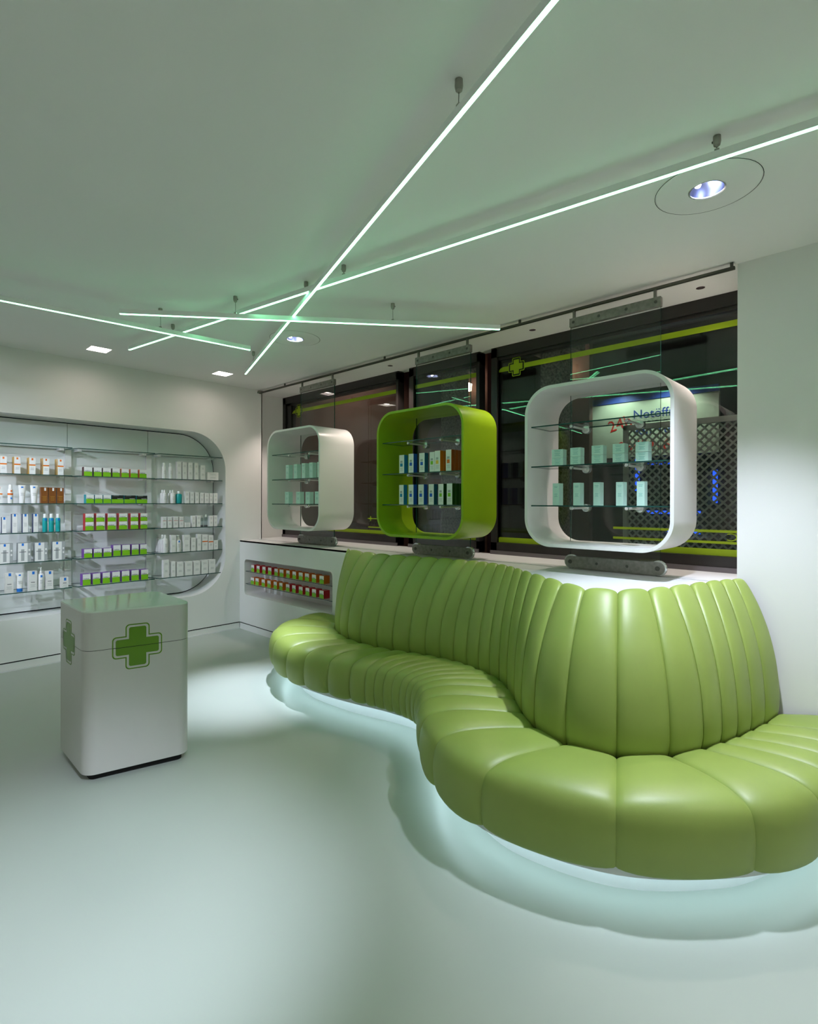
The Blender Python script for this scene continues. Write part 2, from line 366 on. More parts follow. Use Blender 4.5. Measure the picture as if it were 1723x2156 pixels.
light_strip((1.195, 3.703), (3.131, 2.077), 2.715, [(2.55, 2.56), (1.745, 3.23)], 'short glowing strip crossing in front of the longest one towards the window')
light_strip((-.75, 4.067), (2.159, 3.757), 2.695, [(1.50, 3.83), (-.4, 4.0)], 'glowing strip at the far left of the ceiling')

# ------------------------------------------------------------------ hanging rail
rail = empty('hanging_rail', (3.43, 3.2, 2.83), 'thin dark steel rail along the ceiling edge that carries the glass panels', 'rail')
m = MB(); m.box(3.420, 3.440, .705, 5.745, 2.822, 2.838, 'steel_dark'); P(m, 'bar', rail)
m = MB(); m.box(3.405, 3.452, 5.70, 5.756, 2.825, 2.852, 'nickel'); P(m, 'end_bracket', rail)
for y in (.72, 2.1, 3.55, 5.2):
    m = MB(); m.box(3.424, 3.436, y-.008, y+.008, 2.838, ZC, 'steel_dark'); P(m, 'ceiling_bracket', rail)

# ------------------------------------------------------------------ display frames
XG = 3.43
def display(yc, shellm, label):
    r = empty('display_frame', (XG, yc, 1.047), label, 'display case', 'hanging display frames in front of the window')
    z0 = 1.047
    def Q(mb, name, par=None, smooth=False): return obj(name, mb, par or r, smooth)
    # shell
    a, b, zl, zh = -.468, .468, 1.213-z0, 2.262-z0; x0, x1 = 3.112-XG, 3.545-XG; t = .020
    o, i = rrect(a, b, zl, zh, .185, 14), rrect(a+t, b-t, zl+t, zh-t, .165, 14)
    m = MB(); A = lambda lp, x: [(x, u, v) for u, v in lp]
    m.rings([A(i, x0), A(o, x0), A(o, x1), A(i, x1), A(i, x0)], shellm); sh = Q(m, 'shell', None, True)
    # glass panel (passes through the shell)
    pw = .296
    m = MB(); m.box(-.005, .005, -pw, pw, 1.10-z0, 2.76-z0, 'panel_glass', {'-y': 'glass_edge', '+y': 'glass_edge', '-z': 'glass_edge', '+z': 'glass_edge'}); Q(m, 'glass_panel')
    # upper clamp
    m = MB(); m.box(-.017, .017, -.300, .300, 2.712-z0, 2.772-z0, 'steel'); h = Q(m, 'hanger_bar'); bevel(h, .002, 1)
    for y in (-.27, -.09, .09, .27):
        m = MB(); m.lathe([(.010, -.0185), (.008, -.0195), (.003, -.0195), (.003, -.017)], (0, y, 2.742-z0), 'steel_dark', 12, 'x'); obj('screw', m, h)
    for y in (-.262, .272):
        m = MB(); m.box(-.008, .008, y-.008, y+.008, 2.772-z0, 2.824-z0, 'steel'); Q(m, 'hanger_bolt')
    # roller carriage
    m = MB()
    lp = []
    for cy, a0 in ((.286, -90), (-.286, 90)):
        for k in range(13):
            an = math.radians(a0+180*k/12); lp.append((cy+.040*math.cos(an), 1.094-z0+.040*math.sin(an)))
    m.prism([(-.022, u, v) for u, v in lp], (.009, 0, 0), 'steel'); m.prism([(.013, u, v) for u, v in lp], (.009, 0, 0), 'steel'); cz = Q(m, 'roller_bar')
    for y in (-.286, .286):
        m = MB(); m.lathe([(.040, -.013), (.0485, -.012), (.0485, -.004), (.044, 0), (.0485, .004), (.0485, .012), (.040, .013)], (0, y, 1.0955-z0), 'chrome', 28, 'x'); w_ = obj('roller', m, cz, True)
        m = MB(); m.lathe([(.014, -.027), (.012, -.030), (.005, -.030), (.005, -.022)], (0, y, 1.0955-z0), 'steel_dark', 14, 'x'); obj('axle', m, cz)
    for y in (-.10, .10):
        m = MB(); m.lathe([(.009, -.023), (.007, -.0245), (.003, -.0245), (.003, -.022)], (0, y, 1.094-z0), 'steel_dark', 12, 'x'); obj('screw', m, cz)
    m = MB(); m.box(-.012, -.005, -pw, pw, 1.165-z0, 1.21-z0, 'clear_glass'); Q(m, 'glass_fin')
    # shelves and brackets
    for z in (2.012, 1.744, 1.483):
        m = MB(); m.box(3.160-XG, 3.418-XG, -.447, .447, z-.008-z0, z-z0, 'clear_glass', {'-x': 'glass_edge', '-y': 'glass_edge', '+y': 'glass_edge', '+x': 'glass_edge'}); Q(m, 'shelf')
        for y in (.178, -.176):
            zz = z-.018-z0
            m = MB(); m.tube((3.19-XG, y, zz), (3.415-XG, y, zz), .0075, 'satin', 12); k = Q(m, 'bracket', None, True)
            m = MB(); m.lathe([(.011, -.235), (.012, -.222), (.008, -.219)], (0, y, zz), 'chrome', 14, 'x'); obj('cap', m, k, True)
            m = MB(); m.lathe([(.010, -.024), (.026, -.020), (.027, -.0055)], (0, y, zz), 'chrome', 22, 'x'); obj('flange', m, k, True)
            m = MB(); m.lathe([(.027, .0055), (.026, .018), (.008, .022)], (0, y, zz), 'chrome', 22, 'x'); obj('flange', m, k, True)
    return r
YL, YG, YR = 4.588, 2.849, 1.397
display(YL, 'shell_white', 'white rounded display frame on a glass panel nearest the room corner')
display(YG, 'shell_green', 'green rounded display frame on a glass panel between two white ones')
display(YR, 'shell_white', 'white rounded display frame on a glass panel nearest the right wall')

# ------------------------------------------------------------------ sofa
NT0, NT1 = -21, 7
Fd = {-21: (3.165, 4.235), -20: (2.86, 4.19), -19: (2.56, 4.02), -18: (2.367, 3.717), -17: (2.275, 3.40), -16: (2.27, 3.175), -15: (2.294, 2.93), -14: (2.329, 2.738), -13: (2.358, 2.605), -12: (2.375, 2.53), -11: (2.386, 2.454),
      -10: (2.393, 2.378), -9: (2.393, 2.306), -8: (2.388, 2.243), -7: (2.374, 2.185), -6: (2.350, 2.130), -5: (2.30, 2.065), -4: (2.205, 1.97), -3: (2.05, 1.82), -2: (1.885, 1.60), -1: (1.785, 1.262), 0: (1.911, .765), 1: (2.24, .395), 2: (2.53, .235),
      3: (2.71, .185), 4: (2.87, .155), 5: (3.03, .135), 6: (3.20, .12), 7: (3.455, .105)}
Cd = {-21: (3.165, 3.74), -20: (3.03, 3.70), -19: (2.89, 3.60), -18: (2.795, 3.42), -17: (2.738, 3.25), -16: (2.722, 3.083), -15: (2.731, 2.905), -14: (2.755, 2.76), -13: (2.795, 2.63), -12: (2.825, 2.50), -11: (2.848, 2.384),
      -10: (2.855, 2.266), -9: (2.850, 2.15), -8: (2.826, 2.033), -7: (2.793, 1.926), -6: (2.745, 1.822), -5: (2.665, 1.715), -4: (2.546, 1.59), -3: (2.410, 1.460), -2: (2.297, 1.320), -1: (2.236, 1.125), 0: (2.283, .911), 1: (2.447, .745), 2: (2.616, .657),
      3: (2.755, .615), 4: (2.890, .580), 5: (3.040, .550), 6: (3.205, .520), 7: (3.42, .490)}
Td = {-21: (3.165, 3.745), -20: (3.145, 3.735), -19: (3.085, 3.65), -18: (3.035, 3.42), -17: (3.010, 3.23), -16: (3.010, 3.065), -15: (3.035, 2.905), -14: (3.065, 2.765), -13: (3.090, 2.62), -12: (3.105, 2.48), -11: (3.110, 2.345),
      -10: (3.110, 2.25), -9: (3.100, 2.155), -8: (3.080, 2.06), -7: (3.035, 1.955), -6: (2.975, 1.86), -5: (2.905, 1.76), -4: (2.82, 1.645), -3: (2.725, 1.505), -2: (2.615, 1.345), -1: (2.530, 1.175), 0: (2.575, 1.025), 1: (2.715, .925), 2: (2.86, .865),
      3: (3.03, .815), 4: (3.17, .775), 5: (3.285, .735), 6: (3.375, .695), 7: (3.440, .66)}
def cr(p0, p1, p2, p3, t):
    return .5*(2*p1+(p2-p0)*t+(2*p0-5*p1+4*p2-p3)*t*t+(3*p1-p0-3*p2+p3)*t*t*t)
def curve(D, t):
    i = min(int(math.floor(t)), NT1-1); i = max(i, NT0); g = lambda k: Vector(D[max(NT0, min(NT1, k))])
    return cr(g(i-1), g(i), g(i+1), g(i+2), t-i)
def zc_of(t): return .41-.035*min(1, max(0, (t-2)/5))
def polyline(ctrl, n):
    pts = [Vector(c) for c in ctrl]; out = []; m = len(pts)-1
    for k in range(n+1):
        u = k/n*m; i = min(int(u), m-1)
        out.append(cr(pts[max(i-1, 0)], pts[i], pts[i+1], pts[min(i+2, m)], u-i))
    return out
SEATP = polyline([(.80, .150), (.97, .150), (1.035, .165), (1.065, .22), (1.07, .29), (1.045, .355), (.985, .402), (.87, .428), (.68, .440), (.40, .436), (.15, .424), (.0, .412), (-.06, .36)], 40)
BACKP = polyline([(.10, .34), (-.02, .41), (-.07, .48), (-.04, .58), (.06, .70), (.24, .82), (.50, .935), (.74, 1.015), (.90, 1.058), (1.03, 1.077), (1.16, 1.066), (1.22, 1.035), (1.22, .95)], 40)
def normals(p):
    out = []
    for k in range(len(p)):
        d = (p[min(k+1, len(p)-1)]-p[max(k-1, 0)]); n = Vector((d.y, -d.x))
        out.append(n.normalized() if n.length else Vector((0, 0)))
    return out
sofa = empty('sofa', (2.6, 2.2, 0), 'serpentine green leather sofa with vertical channel quilting over a lit plinth', 'sofa')
def channel(t0, t1, kind):
    prof = SEATP if kind == 'seat' else BACKP; nrm = normals(prof); NV = 12
    rings = []
    wid = (curve(Fd if kind == 'seat' else Td, t1)-curve(Fd if kind == 'seat' else Td, t0)).length
    wc = (curve(Cd, t1)-curve(Cd, t0)).length
    for v in range(NV+1):
        s = v/NV; s = .5-.5*math.cos(math.pi*s) if True else s
        t = t0+(t1-t0)*s; C = curve(Cd, t); E = curve(Fd if kind == 'seat' else Td, t); D = E-C
        L = max(D.length, .05); dirv = D.normalized() if D.length > 1e-5 else Vector((0, 1))
        x = 2*s-1
        ring = []
        for (q, z), n in zip(prof, nrm):
            if kind == 'seat': f = max(0, min(1, q)); lw = wc*(1-f)+wid*f; z = z-(.41-zc_of(t))*(1-f)
            else: f = max(0, min(1, (z-.41)/.66)); lw = wc*(1-f)+wid*f; z = z-(.41-zc_of(t))*(1-f)
            A = min(.024, .17*lw)
            puff = A*((1-abs(x)**2.6)**.62-1)
            nn = n if kind == 'seat' else -n
            off = puff
            qq = q*L+nn.x*off; zz = z+nn.y*off
            ring.append((C.x+dirv.x*qq, C.y+dirv.y*qq, zz))
        rings.append(ring)
    m = MB(); m.rings(rings, 'leather', closed=False)
    return P(m, kind+'_channel', sofa, True)
for t in range(NT0, NT1):
    channel(t, t+1, 'seat')
    if t >= -20: channel(t, t+1, 'back')
# base board, lip, light strip and plinth follow the seat front
def offs(t, q): C, E = curve(Cd, t), curve(Fd, t); return C+(E-C)*q
def ribbon(name, q0, z0, q1, z1, m_, parent, th=None):
    ts = [NT0+(NT1-NT0)*k/220 for k in range(221)]
    rings = []
    for t in ts:
        a, b = offs(t, q0), offs(t, q1)
        if th is None: rings.append([(a.x, a.y, z0), (b.x, b.y, z1)])
        else: rings.append([(a.x, a.y, z0), (b.x, b.y, z0), (b.x, b.y, z1), (a.x, a.y, z1)])
    m = MB(); m.rings(rings, m_, closed=th is not None, cap0=th is not None, cap1=th is not None); return P(m, name, parent, False)
ribbon('base_board', .05, .134, .885, .150, 'plinth_white', sofa, 1)
ribbon('light_lip', .868, .116, .878, .135, 'plinth_white', sofa, 1)
ribbon('under_seat_light', .800, .127, .838, .1335, 'under_light', sofa, 1)
ribbon('plinth', .10, .0, .62, .133, 'plinth_white', sofa, 1)
# infill between the sofa back and the cabinet worktop
lp = []
for k in range(120):
    t = -19.5+(3.6+19.5)*k/119; C, E = curve(Cd, t), curve(Td, t); d = E-C
    p = C+d*1.14; lp.append((min(p.x, 3.175), p.y))
m = MB(); up = []
for x, y in lp: up.append([(x, y, 1.028), (3.18, y, 1.028), (3.18, y, 1.0465), (x, y, 1.0465)])
m.rings(up, 'panel_white', True, True, True); P(m, 'infill', lowc)

# ------------------------------------------------------------------ kiosk
KN, KFR, KBR, KBL = Vector((.850, 3.165)), Vector((1.372, 3.035)), Vector((1.395, 3.60)), Vector((.858, 3.675))
def round_quad(q, rs, n=10, inset=0):
    c = sum(q, Vector((0, 0)))/4; out = []
    if inset: q = [p+(c-p).normalized()*inset for p in q]
    for i in range(4):
        p, a, b = q[i], q[i-1], q[(i+1) % 4]; r = rs[i]
        u, v = (a-p).normalized(), (b-p).normalized(); ang = u.angle(v); dd = r/math.tan(ang/2)
        s, e = p+u*dd, p+v*dd; cen = p+(u+v).normalized()*(r/math.sin(ang/2))
        a0 = math.atan2(s.y-cen.y, s.x-cen.x); a1 = math.atan2(e.y-cen.y, e.x-cen.x)
        while a1 < a0: a1 += 2*math.pi
        if a1-a0 > math.pi: a1 -= 2*math.pi
        for k in range(n+1):
            t = a0+(a1-a0)*k/n; out.append((cen.x+r*math.cos(t), cen.y+r*math.sin(t)))
    return out
kc = (KN+KFR+KBR+KBL)/4
kiosk = empty('kiosk', (kc.x, kc.y, 0), 'white rounded kiosk cabinet with green pharmacy crosses standing on the floor', 'cabinet')
kq = [KN, KFR, KBR, KBL]; kr = [.075, .06, .07, .03]
ol = round_quad(kq, kr)
Z = lambda lp, z: [(x, y, z) for x, y in lp]
m = MB(); m.rings([Z(ol, .040), Z(ol, .7005)], 'kiosk_white', True, True, True); P(m, 'body', kiosk, True)
il = round_quad(kq, [.07, .055, .065, .028], inset=.005)
m = MB(); m.rings([Z(il, .695), Z(il, .710)], 'gap_black', True, True, True); P(m, 'joint', kiosk)
m = MB(); m.rings([Z(ol, .7035), Z(ol, .905)], 'kiosk_white', True, True, False); P(m, 'lid', kiosk, True)
m = MB(); m.rings([Z(ol, .905), Z(round_quad(kq, kr, inset=.003), .911), Z(round_quad(kq, kr, inset=.006), .9125)], 'kiosk_top', True, False, True); P(m, 'top', kiosk)
bl = round_quad(kq, [.03, .03, .03, .03], inset=.05)
m = MB(); m.rings([Z(bl, 0), Z(bl, .045)], 'gap_black', True, True, True); P(m, 'recessed_base', kiosk)
def decal(A, B, s, zc, S):
    d = (B-A).normalized(); nrm = Vector((d.y, -d.x)); c = A+(B-A)*s
    if nrm.dot(c-kc) < 0: nrm = -nrm
    R = lambda lp, e: [(c.x+d.x*u+nrm.x*e, c.y+d.y*u+nrm.y*e, zc+v) for u, v in lp]
    o1, o2 = plus(.124*S, .060*S, .020*S, 6), plus(.118*S, .054*S, .016*S, 6)
    m = MB(); m.rings([R(o1, .0), R(o1, .0012), R(o2, .0012)], 'cross_green'); cr_ = P(m, 'cross_outline', kiosk)
    inner = plus(.107*S, .043*S, .010*S, 6)
    m = MB(); m.rings([R(inner, 0), R(inner, .0012)], 'cross_green', True, False, True); P(m, 'cross', kiosk)
    if s < .5:
        m = MB(); a, b = R([(-.121*S, -.0012), (.121*S, -.0012), (.121*S, .0012), (-.121*S, .0012)], .0), None
        m.prism(a, nrm.to_3d()*.0016, 'gap_black'); P(m, 'joint', kiosk)
decal(KN, KFR, .4735, .7015, 1.0)
decal(KN, KBL, .585, .705, 1.0)

# ------------------------------------------------------------------ glass shelves of the wall niche
SZ = [2.016, 1.75, 1.485, 1.22, .953, .687]
SECX = [(-.05, 1.452), (1.503, 2.211), (2.265, 2.966)]
ROWN = ['top', 'second', 'third', 'fourth', 'fifth', 'bottom']; BAYN = ['left', 'middle', 'right']
for r_, z in enumerate(SZ):
    for b_, (a, b) in enumerate(SECX):
        m = MB(); m.prism([(a, 5.775, z-.008), (b, 5.775, z-.008), (b+(-.03 if b_ < 2 else 0), 6.03, z-.008), (a-(.06 if b_ else 0), 6.03, z-.008)], (0, 0, .008), 'glass_edge', 'clear_glass')
        s = obj('glass_shelf', m); tag(s, '%s clear glass shelf in the %s bay of the wall niche' % (ROWN[r_], BAYN[b_]), 'shelf', 'glass shelves of the wall niche')
        for x in (a+.05, b-.05):
            m = MB(); m.box(x-.018, x+.018, 5.93, 6.045, z-.020, z-.008, 'panel_white'); obj('clip', m, s)
UPR = []
for x in (1.474, 2.236):
    m = MB(); m.box(x-.026, x+.026, 6.005, 6.044, .47, 2.01, 'panel_white'); u = obj('upright', m, wl)

# ------------------------------------------------------------------ products
MC = {}
def cached(key, fn):
    if key not in MC: MC[key] = fn()
    return MC[key]
TXT = {}
def txt(s, size, m):
    k = (s, size, m)
    if k not in TXT: TXT[k] = text_mesh(s, size, m)
    return TXT[k]
def sheet(w_, h_, m_, t=.0006):     # label sheet facing -Y, centred on x, from z=0
    def f():
        b = MB(); b.box(-w_/2, w_/2, -t, 0, 0, h_, m_); return b.mesh('sheet')
    return cached(('sheet', round(w_, 3), round(h_, 3), m_, t), f)
def put(name, me, par, loc): o = link(name, me, par, loc); return o
def carton(w_, h_, d_, m_):
    def f():
        b = MB(); b.box(-w_/2, w_/2, 0, d_, 0, h_, m_); return b.mesh('carton')
    return cached(('carton', round(w_, 3), round(h_, 3), round(d_, 3), m_), f)
def turned(key, prof, m_):
    def f():
        b = MB(); b.lathe(prof, (0, 0, 0), m_, 18); return b.mesh(key[0], True)
    return cached(key, f)
def word(par, s, size, m_, x, z, y=-.0012, sx=1):
    o = link('lettering', txt(s, size, m_), par, (x, y, z)); o.rotation_euler = (math.pi/2, 0, 0); o.scale = (sx, 1, 1); return o
def lines(par, w_, z0, n, step, m_='p_lightgrey', frac=.6, y=-.0006):
    for k in range(n): put('print_line', sheet(w_*(frac-.12*(k % 2)), .0025, m_, .0003), par, (0, y, z0-k*step))
def product(kind, w_, h_, d_):
    """one product standing on z=0, its front towards -Y"""
    H = {'red': ('p_red', 'p_white'), 'maroon': ('p_maroon', 'p_white'), 'orange': ('p_orange', 'p_white'), 'purple': ('p_purple', 'p_white'), 'teal': ('p_teal', 'p_white'), 'black': ('p_teal', 'p_black')}
    if kind in H:
        side, top = H[kind]
        o = link('carton', carton(w_, h_, d_, side))
        put('upper_label', sheet(w_*.99, h_*.49, top), o, (0, 0, h_*.50)); put('green_label', sheet(w_*.99, h_*.50, 'p_green'), o, (0, 0, .001))
        if kind == 'black': word(o, 'homme', .016, 'p_white', w_*.2, h_*.58); put('print_line', sheet(w_*.45, .003, 'p_lightgrey', .0003), o, (-w_*.12, -.0006, h_*.90))
        else: word(o, 'redox', .021, 'p_ink', -.004, h_*.585, sx=w_/.070)
        put('mark', sheet(.006, .006, 'p_ink', .0003), o, (w_*.38, -.0006, h_*.38))
        return o
    if kind in ('suncarton', 'white', 'redline', 'orangeline', 'brown', 'navy', 'bluebox', 'greybox'):
        base = {'suncarton': 'p_gold', 'brown': 'p_brown', 'navy': 'p_navy', 'greybox': 'p_grey', 'bluebox': 'p_cream'}.get(kind, 'p_white')
        o = link('carton', carton(w_, h_, d_, base))
        if kind == 'suncarton':
            put('front_label', sheet(w_*.99, h_*.995, 'p_white'), o, (0, 0, 0)); put('orange_band', sheet(w_*.992, h_*.05, 'p_orange', .0009), o, (0, 0, h_*.54)); put('yellow_band', sheet(w_*.992, h_*.03, 'p_amber', .0009), o, (0, 0, h_*.51))
            put('logo', sheet(.013, .018, 'p_orange', .0009), o, (0, 0, h_-.024)); lines(o, w_, h_*.36, 3, .008)
        elif kind == 'brown':
            put('logo', sheet(.014, .028, 'p_white', .0009), o, (w_*.1, 0, h_-.032)); lines(o, w_, h_*.42, 4, .012, 'p_gold', .62, 0)
        elif kind == 'navy':
            put('front_label', sheet(w_*.93, h_*.985, 'p_white'), o, (0, 0, .001)); put('logo', sheet(.015, .022, 'p_blue', .0009), o, (0, 0, h_-.024)); lines(o, w_, h_*.50, 4, .009)
        elif kind == 'greybox':
            put('front_label', sheet(w_*.74, h_*.99, 'p_white'), o, (-w_*.125, 0, 0)); put('side_label', sheet(w_*.245, h_*.99, 'p_lightgrey'), o, (w_*.375, 0, 0))
            put('logo', sheet(.016, .022, 'p_blue', .0009), o, (-w_*.13, 0, h_-.026)); put('picture', sheet(.024, h_*.60, 'p_lightgrey', .0008), o, (-w_*.13, 0, .012)); put('print_line', sheet(.05, .005, 'p_ink', .0010), o, (-w_*.13, 0, h_*.52))
            for zz in (.36, .58): put('icon', sheet(.012, .016, 'p_white', .0009), o, (w_*.375, 0, h_*zz))
        elif kind == 'bluebox':
            put('logo', sheet(.018, .026, 'p_blue', .0009), o, (w_*.05, 0, h_-.029)); put('print_line', sheet(w_*.5, .005, 'p_ink', .0008), o, (0, 0, h_*.42)); lines(o, w_, h_*.3, 3, .010, frac=.66, y=0)
        else:
            if kind == 'redline': put('red_line', sheet(w_*.9, .0035, 'p_red', .0008), o, (0, 0, h_*.62))
            if kind == 'orangeline': put('orange_band', sheet(w_*.99, .012, 'p_orange', .0008), o, (0, 0, h_*.52))
            lines(o, w_, h_*.82, 3, .009, frac=.6, y=0); lines(o, w_, h_*.40, 3, .008, frac=.55, y=0)
        return o
    r = w_/2
    if kind in ('bottle', 'aerosol', 'sunbottle', 'tealbottle', 'tealcap', 'clear', 'pump'):
        body = {'tealbottle': 'p_tealgel', 'tealcap': 'p_tealgel', 'clear': 'product_clear'}.get(kind, 'p_white')
        n_ = .62 if kind in ('pump', 'bottle') else .80
        hb = h_*(.80 if kind != 'pump' else .72)
        o = link('bottle', turned((kind+'_body', round(r, 3), round(h_, 3)), [(r*.9, 0), (r, .006), (r, hb*.86), (r*.86, hb*.95), (r*.42, hb)], body))
        o_c = 'p_white' if kind != 'clear' else 'p_cream'
        if kind == 'pump':
            b = MB(); b.lathe([(r*.40, hb-.002), (r*.42, hb+.020), (r*.16, hb+.022), (r*.14, h_-.010), (r*.34, h_-.010), (r*.34, h_)], (0, 0, 0), 'p_white', 14); b.box(-r*.95, 0, -.004, .004, h_-.009, h_-.002, 'p_white')
            link('pump_head', cached(('pump', round(r, 3), round(h_, 3)), lambda: b.mesh('pump_head', True)), o)
        else:
            cw = r*(.66 if kind in ('tealcap', 'aerosol', 'sunbottle') else .44)
            link('cap', turned((kind+'_cap', round(r, 3), round(h_, 3)), [(cw, hb-.004), (cw, h_-.004), (cw*.85, h_)], o_c), o)
        if kind == 'clear':
            link('base', turned((kind+'_base', round(r, 3)), [(r*1.02, 0), (r*1.02, .018)], 'p_ink'), o)
        if kind == 'sunbottle':
            link('orange_band', turned((kind+'_band', round(r, 3)), [(r*1.012, h_*.44), (r*1.012, h_*.54)], 'p_orange'), o)
            put('logo', sheet(.012, .014, 'p_orange'), o, (r*.2, -r-.0005, h_*.62)); put('mark', sheet(.012, .016, 'p_blue'), o, (r*.2, -r-.0005, h_*.22))
        elif kind in ('tealbottle', 'tealcap', 'pump') and h_ > .15:
            put('logo', sheet(.015, .020, 'p_blue'), o, (0, -r-.0005, hb*.78))
        if kind in ('bottle', 'aerosol', 'pump'): lines(o, w_, hb*.6, 4, .010, frac=.5, y=-r-.0006)
        return o
    if kind in ('tube', 'bluetube'):
        cap = 'p_white' if kind == 'tube' else 'p_blue'
        b = MB(); n = 18; rs = []
        for f, z in ((1, .030), (1.0, .05), (1.12, .10), (1.25, h_-.012), (1.27, h_)):
            fl_ = (z-.03)/(h_-.03); ring = []
            for k in range(n):
                a = 2*math.pi*k/n; ring.append((r*.74*f*math.cos(a)*(1+.08*fl_), r*.74*f*math.sin(a)*(1-.92*fl_), z))
            rs.append(ring)
        b.rings(rs, 'p_white', True, True, True); o = link('tube', b.mesh('tube', True))
        link('cap', turned((kind+'_cap', round(r, 3)), [(r*.70, 0), (r*.74, .004), (r*.72, .030)], cap), o)
        put('logo', sheet(.017, .022, 'p_blue'), o, (0, -r*.20, h_-.036)); lines(o, w_, h_*.55, 3, .010, frac=.5, y=-r*.58)
        return o
DESC = dict(suncarton='gold-sided sunscreen carton', maroon='green carton with dark maroon side', orange='green carton with orange side', aerosol='slim white spray can',
            white='plain white carton', sunbottle='white bottle with orange band', tube='white tube standing on its cap', brown='brown carton', teal='green carton with teal side', black='black and green carton',
            bottle='white bottle', tealbottle='broad teal bottle', navy='white carton with navy side', tealcap='teal bottle with white cap', red='green carton with red side',
            redline='white carton with thin red line', clear='clear bottle with dark base', greybox='white and grey carton', purple='green carton with purple side', pump='white pump bottle',
            orangeline='white carton with orange band', bluebox='white carton with blue logo', bluetube='white tube with blue cap')
CATS = dict(aerosol='spray can', sunbottle='bottle', bottle='bottle', tealbottle='bottle', tealcap='bottle', clear='bottle', pump='bottle', tube='tube', bluetube='tube')
GRP = dict(carton='cartons on the wall shelves')
